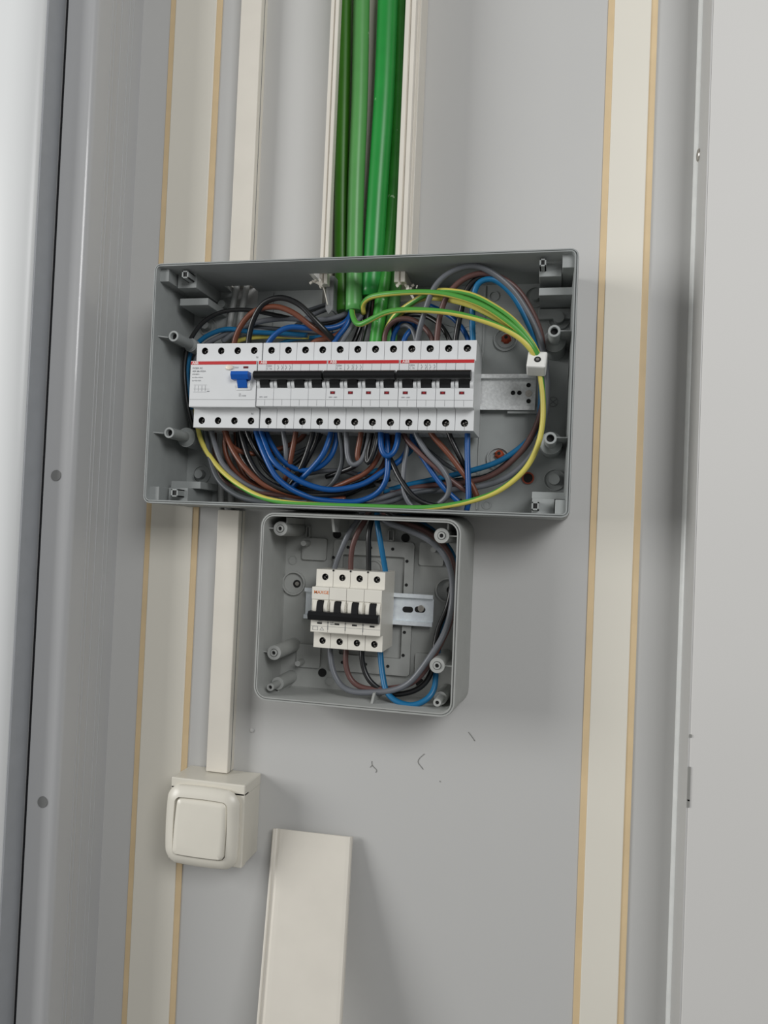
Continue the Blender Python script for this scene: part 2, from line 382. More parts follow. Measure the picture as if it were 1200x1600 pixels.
def latch(A, B, Tb, Cc, extra=None):
    m = M()
    x0, x1, z0, z1 = prect(*A, -88); x0 = max(x0, X0+3); x1 = min(x1, X1-3); z0 = max(z0, ZB+3); z1 = min(z1, ZT-3)
    m.box(x0, x1, -88, -4, z0, z1, .6)
    x0, x1, z0, z1 = prect(*B, -70); z1 = min(z1, ZT-4); z0 = max(z0, ZB+4)
    m.box(x0, x1, -70, -4, z0, z1, .6)
    x0, x1, z0, z1 = prect(*Cc, -58); x0 = max(x0, X0+4); x1 = min(x1, X1-4)
    m.box(x0, x1, -58, -4, z0, z1, .6)
    if extra:
        x0, x1, z0, z1 = prect(*extra, -12); m.box(x0, min(x1, X1-4), -12, -4, z0, z1, .6)
    o = obj('latch_bracket', m, 'box', box)
    m = M(); x0, x1, z0, z1 = prect(*Tb, -86); x0 -= .6; x1 += .6; w = 1.6
    for a, b, c, d in ((x0, x0+w, z0, z1), (x1-w, x1, z0, z1), (x0, x1, z0, z0+w), (x0, x1, z1-w, z1)): m.box(a, b, -86, -66, c, d, .2)
    q = obj('square_socket', m, 'box', o)
    obj('socket_shade', M().box(x0+w, x1-w, -85, -68, z0+w, z1-w), 'hole', o)  # dark block painting the shade inside the socket
latch((246, 264, 414, 440), (278, 307, 427, 450), (285, 293.5, 423, 434.5), (281, 325, 466, 477))
latch((879, 901, 390, 418), (843, 878, 406, 432), (844, 852.5, 404, 416), (842, 899, 449, 461), (841, 899, 482, 498))
latch((228, 248, 760, 786), (263, 293, 762, 785), (268, 277, 764, 776), (267, 313, 752, 763))
latch((867, 893, 781, 810), (831, 866, 779, 806), (831.5, 841, 784, 797), (831, 890, 769, 780))
for px, py, rb_, sgn in ((271, 525, 8.5, -1), (264, 676, 12, -1), (866, 517, 12.5, 1), (860, 684.6, 12.5, 1)):
    p = at(px, py, -86); m = M()
    m.pipe((p.x, -40, p.z), (p.x, -86, p.z), 6.3, 3.9, 24, 20)
    m.cyl((p.x, -4, p.z), (p.x, -44, p.z), rb_, rb_*.96, 28); m.cyl((p.x, -44, p.z), (p.x, -48, p.z), rb_*.9, 6.2, 28)
    xe = X0+4 if sgn < 0 else X1-4
    if sgn < 0: m.prism([(p.x-4, -84), (p.x-9, -80), (xe, -87), (xe, -4), (p.x, -4)], p.z-.6, p.z+.6)
    else: m.prism([(p.x+4, -78), (p.x+6, -80), (xe, -80), (xe, -4), (p.x, -4)], p.z+1, p.z+2.2)
    o = obj('screw_post', m, 'box', box, 35)
    m = M(); m.cyl((p.x, -60, p.z), (p.x, -80, p.z), 3.95, n=20); obj('post_hole_shade', m, 'hole', o)  # dark plug painting the shade down the bore
# moulded bosses and ribs of the back plate
def part(name, mt, parent, sm, fn, *a):
    m = M(); fn(m, *a); return obj(name, m, mt, parent, sm)
for px, py, r in ((873, 497, 6.3), (866, 749, 6.3), (312, 741, 5.5), (348, 476, 5), (836, 462, 6), (322, 509, 5)):
    p = at(px, py, -10)
    part('moulded_boss', 'box', box, 35, lambda m: m.tor([(.01, -3.9), (r+6, -3.9), (r+6, -6), (r+4.6, -6), (r+4.6, -4.3), (r, -4.3), (r*.95, -14), (.01, -14)], p.x, p.z, 26))
for px, py, r, w_, h in ((772, 463, 6, 1.1, 5), (760, 789, 5, 1.1, 5), (620, 745, 5, 1.1, 5), (790, 531, 13.4, 1.6, 7), (779, 717, 13.4, 1.6, 7), (790, 531, 9.5, .9, 5), (779, 717, 9.5, .9, 5)):
    p = at(px, py, -4); part('knockout_ring', 'box', box, None, lambda m: m.ringy(p.x, p.z, -3.5, -h, r, r-w_))
x = at(751, 640, -4).x; part('moulded_rib', 'box', box, None, lambda m: m.box(x-1, x+1, -5.4, -3.5, ZB+8, ZT-8, .2))
x = at(425, 500, -4).x; part('moulded_rib', 'box', box, None, lambda m: m.box(x-.8, x+.8, -5, -3.5, 215, ZT-8, .2))
for pa, pb in (((580, 560), (745, 505)), ((600, 480), (745, 520)), ((600, 500), (745, 540)), ((640, 690), (750, 740))):
    a = at(*pa, -4); b = at(*pb, -4); d = (b-a).normalized()*.6
    part('moulded_rib', 'box', box, None, lambda m: m.prism([(a.x-d.z, a.z+d.x), (b.x-d.z, b.z+d.x), (b.x+d.z, b.z-d.x), (a.x+d.z, a.z-d.x)], -5, -3.5, 'y'))
p = at(864, 628, -4); m = M()
m.ringy(p.x, p.z, -3.5, -4.6, 5.6, 5.0); m.box(p.x-5.3, p.x+5.3, -4.6, -3.5, p.z-.35, p.z+.35, 0, Matrix.Rotation(.7, 3, 'Y')); m.box(p.x-5.3, p.x+5.3, -4.6, -3.5, p.z-.35, p.z+.35, 0, Matrix.Rotation(-.7, 3, 'Y'))
obj('recycling_mark', m, 'seam', box)
a = at(793, 640, -8); part('rail_foot', 'box', box, None, lambda m: m.box(a.x, -27, -12, -4, a.z-5, a.z+3, .5))
for px, py, r in ((790, 531, 5.4), (779, 712, 5.4)):
    p = at(px+1, py-2, -7); m = M(); m.quadgrid([[(p.x+rr_*math.cos(2*math.pi*i/16)*(1+.2*math.sin(3*i)), y, p.z+rr_*math.sin(2*math.pi*i/16)) for i in range(16)] for y, rr_ in ((-4, r), (-8, r*.9), (-10, r*.4))])
    o = obj('sealed_screw', m, 'copper', box, 50); o['label'] = 'fixing screw smeared with rust red sealant'
    m = M(); m.cyl((p.x, -9, p.z+1), (p.x, -11, p.z+1), 2, n=14); obj('screw_slot', m, 'hole', o)
p = at(825, 747, -5); m = M(); m.ringy(p.x, p.z, -3.6, -6.5, 6.8, 5.2); o = obj('grommet', m, 'copper', box)
m = M(); m.cyl((p.x, -4, p.z), (p.x, -5, p.z), 5.3, n=24); obj('grommet_hole', m, 'hole', o)

# ================================================================= RAILS
def rail(name, x0, x1, z0, z1, y, mt, label, holes, flange=4.5):
    t = thing(name, label, 'rail', ((x0+x1)/2, 0, z0))
    h = 6; pr = [(y, z1), (y, z1-flange), (y+h, z1-flange-.6), (y+h, z0+flange+.6), (y, z0+flange), (y, z0), (y+1.1, z0), (y+1.1, z0+flange-.9), (y+h+1.1, z0+flange-.3), (y+h+1.1, z1-flange+.3), (y+1.1, z1-flange+.9), (y+1.1, z1)]
    m = M(); m.prism(pr, x0, x1, 'x'); o = obj('channel', m, mt, t); cs = []
    for hx, hz, r, w in holes:
        c = M(); c.prism(rr(hx-r-w, hx+r+w, hz-r, hz+r, r, 6), y-5, y+12, 'y'); cs.append(c)
    if cs: cut(o, cs)
    obj('spacer', M().box(x0+6, x1-6, y+h+1.1, -4, z0+8, z1-8), 'hole', t)
    return t
hp = [(at(801.6, 614, -8), 2.6, .01), (at(811.6, 614, -8), 2.6, .01), (at(826, 602, -8), 2.6, .01), (at(826, 627, -8), 2.6, .01)]
rl = rail('din_rail', -410, -31.5, 141, 181.5, -15, 'zinc', 'speckled zinc mounting rail sticking out right of the breakers in the large box', [(p.x, p.z, r, w) for p, r, w in hp])
def screw(m, p, r, d=1.6):
    m.cyl((p.x, p.y+d, p.z), (p.x, p.y, p.z), r, r*.9, 18)
    for a in (.4, 1.97): m.box(p.x-r*.8, p.x+r*.8, p.y-.3, p.y+.2, p.z-.25*r, p.z-.05*r, 0, Matrix.Rotation(a, 3, 'Y'))
m = M(); screw(m, at(826, 614.5, -10), 4); obj('rail_screw', m, 'steel', rl)
hp = [at(638, 952, -8), at(657, 952, -8)]
r2 = rail('din_rail', -290, -137, -107, -71, -17, 'zinc2', 'bright shiny mounting rail behind the breaker in the small box', [])
for p in hp: part('slot_shade', 'hole', r2, None, lambda m: m.prism(rr(p.x-6.2, p.x+6.2, p.z-3.4, p.z+3.4, 3.3, 6), -11.3, -10.8, 'y'))  # dark inlay on the uncut web, paints the shade of a slot
m = M(); screw(m, at(657.5, 951, -13), 4); obj('rail_screw', m, 'steel', r2)

# ================================================================= BREAKERS
YN, YS, YB = -88, -75, -16
def pole_profile(z0, z1, zn0, zn1, yn=YN, ys=YS, yb=YB):
    return [(yb, z0), (yb, z1), (ys, z1), (ys, zn1+1.2), (ys-1.2, zn1), (yn, zn1), (yn-.3, zn1-.8), (yn-.3, zn0+.8), (yn, zn0), (ys-1.2, zn0), (ys, zn0-1.2), (ys, z0)]
def terminals(t, xs, z, ys, r=4.0):
    for i, x in enumerate(xs):
        m = M(); a = random.uniform(0, 3)
        m.pipe((x, ys+15, z), (x, ys+.5, z), r+.3, r-.3, 22, 14); obj('terminal_shade', m, 'hole', t)  # dark sleeve, paints the wall of the terminal hole as shaded
        m = M(); m.cyl((x+.4, ys+9, z-.5), (x+.4, ys+4.5, z-.5), 3.0, 2.8, 18)
        o = obj('terminal_screw', m, 'steel', t)
        m = M(); d = (-.45, .25) if i % 2 else (.5, -.3)
        for q in (a, a+1.57): m.box(x-2.4, x+3.2, ys+4.2, ys+4.8, z-1.2, z+.2, 0, Matrix.Rotation(q, 3, 'Y'))
        obj('screw_slot', m, 'hole', o)
def body(t, x0, n, w, prf, mt, hx, hz, r=4.0, single=False, ys=YS, notch=None):
    m = M()
    if single: m.prism(prf, x0+.3, x0+n*w-.3, 'x')
    else:
        for i in range(n): m.prism(prf, x0+i*w+.22, x0+(i+1)*w-.22, 'x')
    o = obj('body', m, mt, t); cs = []
    for x in hx:
        for z in hz:
            c = M(); c.cyl((x, ys-10, z), (x, ys+16, z), r, n=22); cs.append(c)
    if notch: cs += notch()
    cut(o, cs)
    m = M(); m.box(x0+.8, x0+n*w-.8, ys+16.5, YB+1, prf[0][1]+1, prf[1][1]-1)
    m.box(x0+.8, x0+n*w-.8, ys+3, ys+8, prf[2][1]-(prf[2][1]-prf[3][1])+3, prf[3][1]+1)
    obj('inner_case', m, 'bl', t)
    return o
NW, ZS1, ZS0, ZN1, ZN0 = 20, 205.3, 109, 182.4, 131.5
def lug(m, xa, xb, z0, z1, y, out=1.8):
    # curved white cheek beside a toggle
    P_ = []
    for i in range(9):
        a = math.pi*i/8; P_.append((y-out*math.sin(a)-.2, z1-(z1-z0)*i/8))
    m.prism([(y+2, z1)]+P_+[(y+2, z0)], xa, xb, 'x')
def abb(x0, label, windows):
    t = thing('circuit_breaker', label, 'circuit breaker', (x0, YB, ZS0), 'four pole breakers in the large box')
    hx = [x0+NW*(i+.5) for i in range(4)]
    def nt():
        r = []
        for x in hx:
            c = M(); c.box(x-6.2, x+6.2, YN-3, YN+9, 152, 165); r.append(c)
        return r
    body(t, x0, 4, NW, pole_profile(ZS0, ZS1, ZN0, ZN1), 'mcb', hx, (196.8, 117), notch=nt)
    terminals(t, hx, 196.8, YS); terminals(t, hx, 117, YS)
    m = M(); m.box(x0+1.2, x0+79.4, YN-.75, YN-.1, 178.3, 181.8); o = obj('red_stripe', m, 'red', t)
    text('maker_name', 'ABB', x0+3.2, YN-.8, 178.7, 4.2, 'wprint', o, .07)
    m = M(); m.quadgrid([[(x, YN-1.0-r*1.5*math.sin(a)-4.5, 164.6+r*math.cos(a)) for a, r in [(math.radians(k*30-90), 5.2) for k in range(12)]] for x in (x0-.3, x0+1, x0+76, x0+77.4)])
    m.bm.verts.ensure_lookup_table()
    hb = obj('handle_bar', m, 'bl', t, 50)
    for i, x in enumerate(hx):
        m = M(); m.prism([(YN+4, 166), (YN-7, 166), (YN-6.5, 160), (YN-1.4, 155), (YN-1.2, 152.3), (YN+6, 152.3)], x-5.4, x+5.4, 'x'); m.box(x-5, x+5, YN-1.9, YN-1.2, 155.2, 155.9)
        obj('toggle', m, 'bl', t)
        m = M(); lug(m, x-9.3, x-6.0, 151.5, 161.5, YN-.2, 2.6); lug(m, x+6.0, x+9.3, 151.5, 161.5, YN-.2, 2.6); obj('toggle_cheek', m, 'mcb', t, 40)
        if windows:
            m = M(); m.box(x-5.2, x+.2, YN-.5, YN+.2, 145.3, 148.3); o = obj('status_window', m, 'dred', t)
            m = M(); m.box(x-3.4, x-1.4, YN-.6, YN-.4, 146.3, 147.3); obj('window_mark', m, 'red', o)
    m = M(); m.box(x0+.6, x0+79.4, YN-.42, YN+.1, 139.0, 139.35)
    for x in hx: m.box(x-.12, x+.12, YN-.42, YN+.1, 132.5, 139)
    for x in hx: m.box(x-.12, x+.12, YN-.42, YN+.1, 170.5, 178)
    for x in hx: m.box(x-.12, x+.12, YS-.2, YS+.1, 109.5, 113)
    obj('panel_line', m, 'seam', t)
    text('rating_print', 'S204\nC 16', x0+10.5, YN-.5, 175.2, 3.0, 'print_', t)
    m = M()
    for k in range(4):
        x = x0+23.5+k*4.6
        m.box(x-.2, x+.2, YN-.5, YN, 171.5, 173.4); m.box(x-.2, x+.2, YN-.5, YN, 175.2, 177.2); m.box(x-.2, x+.9, YN-.5, YN, 173.2, 173.7); m.box(x+.7, x+1.1, YN-.5, YN, 173.3, 175.6)
    obj('circuit_diagram', m, 'print_', t)
    text('marking', '400V~ 6000', x0+3.2, YN-.5, 141.2, 1.9, 'print_', t)
    return t
XB = -332.2
abb(XB, 'white four pole circuit breaker with plain lower panels, next to the blue toggle', False)
b2 = abb(XB+80, 'white four pole circuit breaker with dark red windows, middle of the row', True)
b3 = dup(b2, 80.2, 'white four pole circuit breaker with dark red windows at the right end of the row', 'four pole breakers in the large box')
# residual current device
x0 = -413.2
t = thing('residual_current_breaker', 'white wide residual current breaker with blue toggle at the left end of the row', 'circuit breaker', (x0, YB, ZS0))
hx = [x0+NW*(i+.5)+.3 for i in range(4)]
def nt():
    c = M(); c.box(x0+58, x0+73.5, YN-3, YN+9, 152, 166); return [c]
body(t, x0, 4, 20, pole_profile(ZS0, ZS1, ZN0-1, ZN1), 'mcb', hx, (196.8, 117), single=True, notch=nt)
terminals(t, hx, 196.8, YS); terminals(t, hx, 117, YS)
o = obj('red_stripe', M().box(x0+.6, x0+79, YN-.75, YN-.1, 178.2, 181.8), 'red', t)
text('maker_name', 'ABB', x0+2.2, YN-.8, 178.6, 4.2, 'wprint', o, .07)
m = M(); m.prism([(YN+4, 168.5), (YN-9, 169), (YN-10, 165), (YN-7, 160.5), (YN+4, 160)], x0+53, x0+73.2, 'x')
m.prism([(YN+4, 162), (YN-7, 162), (YN-2, 151.8), (YN+6, 151.8)], x0+59.2, x0+70.2, 'x'); obj('toggle', m, 'blue', t)
m = M(); lug(m, x0+56.6, x0+59, 150, 161, YN-.2, 2.4); lug(m, x0+70.6, x0+74, 150, 161, YN-.2, 2.4); m.box(x0+57, x0+74, YN-1.4, YN, 149.4, 151.4, .3); obj('toggle_cheek', m, 'mcb', t, 40)
m = M(); m.quadgrid([[(x0+47.5+r*1.25*math.cos(2*math.pi*i/20), y, 174.6+r*.8*math.sin(2*math.pi*i/20)) for i in range(20)] for y, r in ((YN, 3.6), (YN-1.6, 3.5), (YN-2.3, 2.6))]); obj('test_button', m, 'cream', t, 40)
obj('status_window', M().box(x0+64, x0+69.8, YN-.6, YN, 173.7, 176), 'dred', t)
text('marking', 'TEST', x0+53.5, YN-.5, 173.8, 2.3, 'print_', t)
text('rating_print', 'FH204 AC', x0+2.6, YN-.5, 173.2, 2.9, 'print_', t, .03)
text('rating_print', '40A I\u0394n 0.03A', x0+2.6, YN-.5, 169.8, 2.7, 'print_', t, .03)
text('rating_print', '230/400V~', x0+2.6, YN-.5, 166.6, 2.1, 'print_', t)
text('rating_print', 'Im=I\u0394m=0.5kA', x0+2.6, YN-.5, 163.0, 2.1, 'print_', t)
text('rating_print', 'Inc=I\u0394c=6kA', x0+2.6, YN-.5, 159.4, 2.1, 'print_', t)
m = M()
for k in range(4): m.box(x0+6.5+4.2*k, x0+6.8+4.2*k, YN-.5, YN, 148, 154.5)
m.box(x0+5, x0+21, YN-.5, YN, 155, 155.3); m.box(x0+5, x0+21, YN-.5, YN, 147, 147.3); m.box(x0+5, x0+24, YN-.5, YN, 150.4, 150.7); m.box(x0+21.5, x0+24.5, YN-.5, YN, 147.5, 148.5)
obj('circuit_diagram', m, 'print_', t)
text('marking', 'CE\nIEC 61008', x0+60, YN-.5, 144.4, 2.0, 'print_', t)
text('marking', 'N', x0+73, YS-.35, 188, 3.2, 'print_', t); text('marking', 'N', x0+70, YS-.35, 124, 3.6, 'print_', t)
obj('panel_line', M().box(x0+.6, x0+79.4, YN-.42, YN+.1, 138.6, 138.95), 'seam', t)

# ================================================================= SMALL ENCLOSURE
sx0, sx1, sz0, sz1, SH = -321, -100, -191, 14.5, 85
sb = thing('junction_box', 'small open grey plastic junction box below the large box', 'electrical box', ((sx0+sx1)/2, 0, sz0))
prof = [(-5.5, 0), (-4.5, -8), (-1.2, -SH+5), (-.6, -SH+1), (-.2, -SH), (1.4, -SH), (1.6, -SH+1.5), (2.3, -SH+1.5), (2.5, -SH-.8), (3.6, -SH-.8), (4, -SH), (0.5, -8), (1.5, -4)]
s2 = obj('shell', shell(sx0, sx1, sz0, sz1, 15, prof), 'box2', sb)
c = M(); c.prism([(-226, 0-3), (-226, -52), (-182, -52), (-182, -3)], 5, 26); cut(s2, [c])
s2.data.polygons.foreach_set('use_smooth', [True]*len(s2.data.polygons)); s2.data.set_sharp_from_angle(angle=math.radians(35))
for px, py, sg in ((438, 826, -1), (690, 837, 1), (428, 1020, -1), (683, 1040, 1)):
    p = at(px, py, -72); m = M(); m.pipe((p.x, -4, p.z), (p.x, -72, p.z), 8.2, 4.4, 26, 3)
    m.pipe((p.x, -60, p.z), (p.x, -73.5, p.z), 4.0, 2.1, 18, 8)
    xe = sx0+2 if sg < 0 else sx1-2
    a_, b_ = sorted((p.x+sg*7, xe)); m.box(a_, b_, -70, -4, p.z-.5, p.z+.7)
    if py < 900: m.box(p.x+5.2, p.x+6.6, -68, -4, p.z+6, 10)
    o = obj('screw_post', m, 'box2', sb, 35)
    m = M(); m.cyl((p.x, -66, p.z), (p.x, -71.5, p.z), 2.1, n=16); obj('post_hole_shade', m, 'hole', o)  # bore shade painted as a dark plug
for px, py in ((422, 1074), (683, 1098)):
    p = at(px, py, -74); m = M(); m.pipe((p.x, -50, p.z), (p.x, -74, p.z), 4.3, 2.0, 20, 8)
    m.cyl((p.x, -4, p.z), (p.x, -50, p.z), 7.6, 7.2, 24); m.box(p.x-1, p.x+1, -46, -4, p.z-11, p.z)
    o = obj('cover_post', m, 'box2', sb, 35)
    m = M(); m.cyl((p.x, -66, p.z), (p.x, -72, p.z), 2.0, n=14); obj('post_hole_shade', m, 'hole', o)  # same dark plug for the shade in the cover post
for a in ((472, 510, 841, 875), (655, 693, 848, 884), (463, 500, 1007, 1043), (648, 679, 1021, 1058)):
    x0_, x1_, z0_, z1_ = prect(*a, -8); part('mounting_pad', 'box2', sb, 35, lambda m: m.prism(rr(x0_, x1_, z0_, z1_, 2.5, 4), -8, -3.8, 'y'))
m = M(); o_ = rr(*prect(517, 643, 845, 1052, -10), 4, 5); i_ = rr(*prect(532, 629, 868, 1026, -10), 2, 5)
m.quadgrid([[(p, y, q) for p, q in lp] for lp, y in ((o_, -3.8), (o_, -10), (i_, -10), (i_, -3.8))], False)
obj('raised_frame', m, 'box2', sb, 35)
for px, py, r, h in ((474, 849, 3.2, 22), (677, 859, 3.2, 14), (465, 1037, 3.2, 20)):
    p = at(px, py, -h-4); part('peg', 'box2', sb, 35, lambda m: m.cyl((p.x, -4, p.z), (p.x, -h-4, p.z), r+.6, r, 18))
for px, py, r, w, h in ((460, 911, 14.3, 1.8, 8), (700, 922, 14.3, 1.8, 8), (457.5, 875, 5.5, .7, 5), (515, 1064, 5.5, .7, 5), (584, 889, 11, 1.5, 6)):
    p = at(px, py, -4); part('knockout_ring', 'box2', sb, None, lambda m: m.ringy(p.x, p.z, -3.8, -h, r, r-w))
for a in ((478.5, 484, 822, 840), (607, 615, 828, 845)):
    x0_, x1_, z0_, z1_ = prect(*a, -9); m = M()
    for q in ((x0_-.5, x0_+.6, z0_, z1_), (x1_-.6, x1_+.5, z0_, z1_), (x0_, x1_, z0_, z0_+1), (x0_, x1_, z1_-1, z1_)): m.box(q[0], q[1], -9, -3.8, q[2], q[3])
    obj('square_socket', m, 'box2', sb)
p = at(523, 820, -60); part('wall_rib', 'box2', sb, None, lambda m: m.prism([(-70, 11), (-4, 11), (-4, -4), (-62, -4)], p.x-1.4, p.x+1.4, 'x'))
p = at(590, 1098, -40); part('wall_rib', 'box2', sb, None, lambda m: m.prism([(-4, -187.5), (-70, -187.5), (-60, -178), (-4, -172)], p.x-1.3, p.x+1.3, 'x'))
for px, py, r in ((526.6, 835, 5), (633.5, 840.5, 5), (503.6, 1051, 5), (656, 1067, 5), (464, 912, 4.6), (704, 922, 4.6), (548, 1062, 2.4)):
    p = at(px, py, -4.4); part('screw_hole', 'hole', sb, None, lambda m: m.cyl((p.x, -3.9, p.z), (p.x, -4.9, p.z), r, n=20))
for px, py in ((544, 855), (521, 871), (579, 856), (613.6, 858), (636, 877), (635, 914), (632, 988), (630, 1024), (606, 1041), (571, 1038), (535, 1035)):
    p = at(px, py, -10); part('screw_hole', 'hole', sb, None, lambda m: m.cyl((p.x, -9.5, p.z), (p.x, -10.4, p.z), 1.9, n=14))
for px, py in ((464, 912), (704, 922)):
    p = at(px, py, -6); part('fixing_screw', 'steel', sb, None, lambda m: screw(m, p, 2.6, 1.3))

# breaker of the small box
yn, ys = -80, -67
x0 = -260.8; w = 19.6
zs1, zs0, zn1, zn0 = -45.5, -131.8, -64.4, -113.2
t = thing('circuit_breaker', 'cream four pole circuit breaker with handles down in the small box', 'circuit breaker', (x0, YB, zs0))
hx = [x0+w*(i+.5)+.6 for i in range(4)]
def nt():
    r = []
    for x in hx:
        c = M(); c.box(x-3.6, x+3.6, yn-3, yn+8, -99, -78.5); r.append(c)
    c = M(); c.box(x0-2, x0+80, yn-3, yn+1.2, -99, -77.4); r.append(c)
    return r
body(t, x0, 4, w, pole_profile(zs0, zs1, zn0, zn1, yn, ys), 'mcb2', hx, (-53.8, -124), 3.7, ys=ys, notch=nt)
terminals(t, hx, -53.8, ys, 3.7); terminals(t, hx, -124, ys, 3.7)
m = M(); m.prism([(yn+2, -90), (yn-6, -90.5), (yn-9, -94), (yn-7, -99.5), (yn+2, -100.5)], x0-1.4, x0+77, 'x'); obj('handle_bar', m, 'bl', t)
for x in hx:
    m = M(); m.prism([(yn+5, -79), (yn-1.2, -79.4), (yn-2.6, -84), (yn-5, -91), (yn+5, -97)], x-3.4, x+3.4, 'x'); m.box(x-3.2, x+3.2, yn-2.2, yn-1.4, -83.4, -82.8); obj('toggle', m, 'bl', t)
    m = M(); lug(m, x-8, x-4, -94, -78.5, yn+.4, 2.8); lug(m, x+4, x+8, -94, -78.5, yn+.4, 2.8); obj('toggle_cheek', m, 'mcb2', t, 40)
    m = M(); m.box(x-2.8, x+2.4, yn-.6, yn, -104.2, -102.4); obj('status_window', m, 'hole', t)
m = M(); m.box(x0+.5, x0+78, yn-.45, yn+.1, -106.6, -106.3)
for i in (1, 2, 3):
    x = x0+w*i; m.box(x-.7, x+.7, yn-.6, yn+.1, -103.2, -101.6); m.box(x-.4, x+.4, yn-.5, yn+.1, -110, -104)
obj('panel_line', m, 'seam', t)
for i in (1, 2, 3):
    m = M(); m.cyl((x0+w*i, ys-.5, zs1-.8), (x0+w*i, ys+.2, zs1-.8), 1.1, n=10); obj('pin_hole', m, 'hole', t)
text('maker_name', 'MAXGE', x0+2.4, yn-.5, -71.6, 5.0, 'orange', t, .03)
m = M()
for q in ((x0+2.5, x0+8.5, -111, -110.6), (x0+2.5, x0+8.5, -107.6, -107.2), (x0+2.5, x0+2.9, -111, -107.2), (x0+8.1, x0+8.5, -111, -107.2), (x0+10.5, x0+15.5, -111, -110.6)): m.box(q[0], q[1], yn-.5, yn, q[2], q[3])
m.box(x0+10.4, x0+13.6, yn-.5, yn, -109.2, -108.8, 0, Matrix.Rotation(-1, 3, 'Y')); m.box(x0+12.4, x0+15.6, yn-.5, yn, -109.2, -108.8, 0, Matrix.Rotation(1, 3, 'Y'))
obj('circuit_diagram', m, 'print_', t)
text('rating_print', 'C40\n400V~', x0+22, yn-.5, -102.4, 2.2, 'print_', t); text('rating_print', 'MCB', x0+8.5, yn-.5, -101.9, 1.9, 'print_', t)

# ================================================================= EARTH TERMINAL BLOCK
c = at(839, 566, -66)
t = thing('terminal_block', 'small white terminal block joining the yellow and green wires', 'terminal block', (c.x, -66, c.z-12))
RT = Matrix.Rotation(math.radians(-24), 3, 'X')@Matrix.Rotation(math.radians(4), 3, 'Y')
cc = (c.x, -62, c.z)
def tb(x0_, x1_, y0_, y1_, z0_, z1_, bev=.6): 
    m = M(); m.box(c.x+x0_, c.x+x1_, -62+y0_, -62+y1_, c.z+z0_, c.z+z1_, bev, RT, cc); return m
o = obj('housing', tb(-10, 10, -9, 9, -11, 9, 1.8), 'ceramic', t)
m = M(); P0 = Vector(cc)
def tbc(p): return P0+RT@Vector(p)
m.cyl(tbc((0, -3, 8.6)), tbc((0, -3, 9.6)), 3.4, n=16); obj('clamp_screw', m, 'brass', t)
m = M(); m.cyl(tbc((.8, -8.6, -2)), tbc((.8, -9.3, -2)), 3.6, n=18); obj('wire_hole', m, 'hole', t)
m = M(); m.cyl(tbc((.8, -9.1, -2)), tbc((.8, -9.6, -2)), 1.8, n=14); obj('clamp_screw', m, 'steel', t)

# ================================================================= LIGHT SWITCH
lx0, lx1, lz0, lz1 = -432, -340, -392, -298
t = thing('light_switch', 'cream square light switch in a deep surface box under the narrow duct', 'light switch', ((lx0+lx1)/2, 0, lz0))
o = obj('back_box', M().box(lx0+1, lx1-.8, -40, 0, lz0, lz1-3, 1.4), 'sw', t)
m = M(); m.box(lx0, lx1, -50, -38, lz0, lz1-9, 1.2); m.box(lx0, lx1, -50, -1, lz1-13, lz1, 1.2); obj('frame_carrier', m, 'sw', t)
m = M()
def sq(x0, x1, z0, z1, r, bulge, n=8):
    pts = rr(x0, x1, z0, z1, r, n); cx, cz, hw, hh = (x0+x1)/2, (z0+z1)/2, (x1-x0)/2, (z1-z0)/2
    return [(a+bulge*((a-cx)/hw)*(1-((b-cz)/hh)**2), b+bulge*((b-cz)/hh)*(1-((a-cx)/hw)**2)) for a, b in sub(pts)]
def sub(pts):
    out = []
    for i, p in enumerate(pts):
        q = pts[(i+1) % len(pts)]; d = math.dist(p, q); k = 8 if d > 10 else 1
        for j in range(k): out.append((p[0]+(q[0]-p[0])*j/k, p[1]+(q[1]-p[1])*j/k))
    return out
fr = (lx0-.5, lx1-5, lz0-1, lz1-7)
L = lambda i, y, r, b: [(a, y, c_) for a, c_ in sq(fr[0]+i, fr[1]-i, fr[2]+i, fr[3]-i, r, b)]
m.quadgrid([L(2, -49.5, 14, 2), L(.5, -52, 15, 2), L(0, -54, 15, 2), L(2, -57.5, 14, 2), L(9, -60.5, 9, 1.5), L(11.5, -61, 6, 1), L(12, -55, 6, 1)], False)
obj('cover_frame', m, 'sw', t, 45)
obj('recess', M().box(fr[0]+11, fr[1]-11, -54.5, -50, fr[2]+11, fr[3]-11), 'hole', t)
m = M()
rk = (fr[0]+12.6, fr[1]-12.6, fr[2]+12.6, fr[3]-12.6)
def LK(i, y, r):
    zc = (rk[2]+rk[3])/2; hh = (rk[3]-rk[2])/2
    return [(a, y-1.8*((c_-zc)/hh)*-1 if False else y+3.0*((c_-zc)/hh), c_) for a, c_ in sq(rk[0]+i, rk[1]-i, rk[2]+i, rk[3]-i, r, .6)]
m.quadgrid([LK(0, -55, 5), LK(0, -60.5, 5), LK(1.6, -62.5, 4), LK(6, -63, 3)]); obj('rocker', m, 'sw', t, 45)

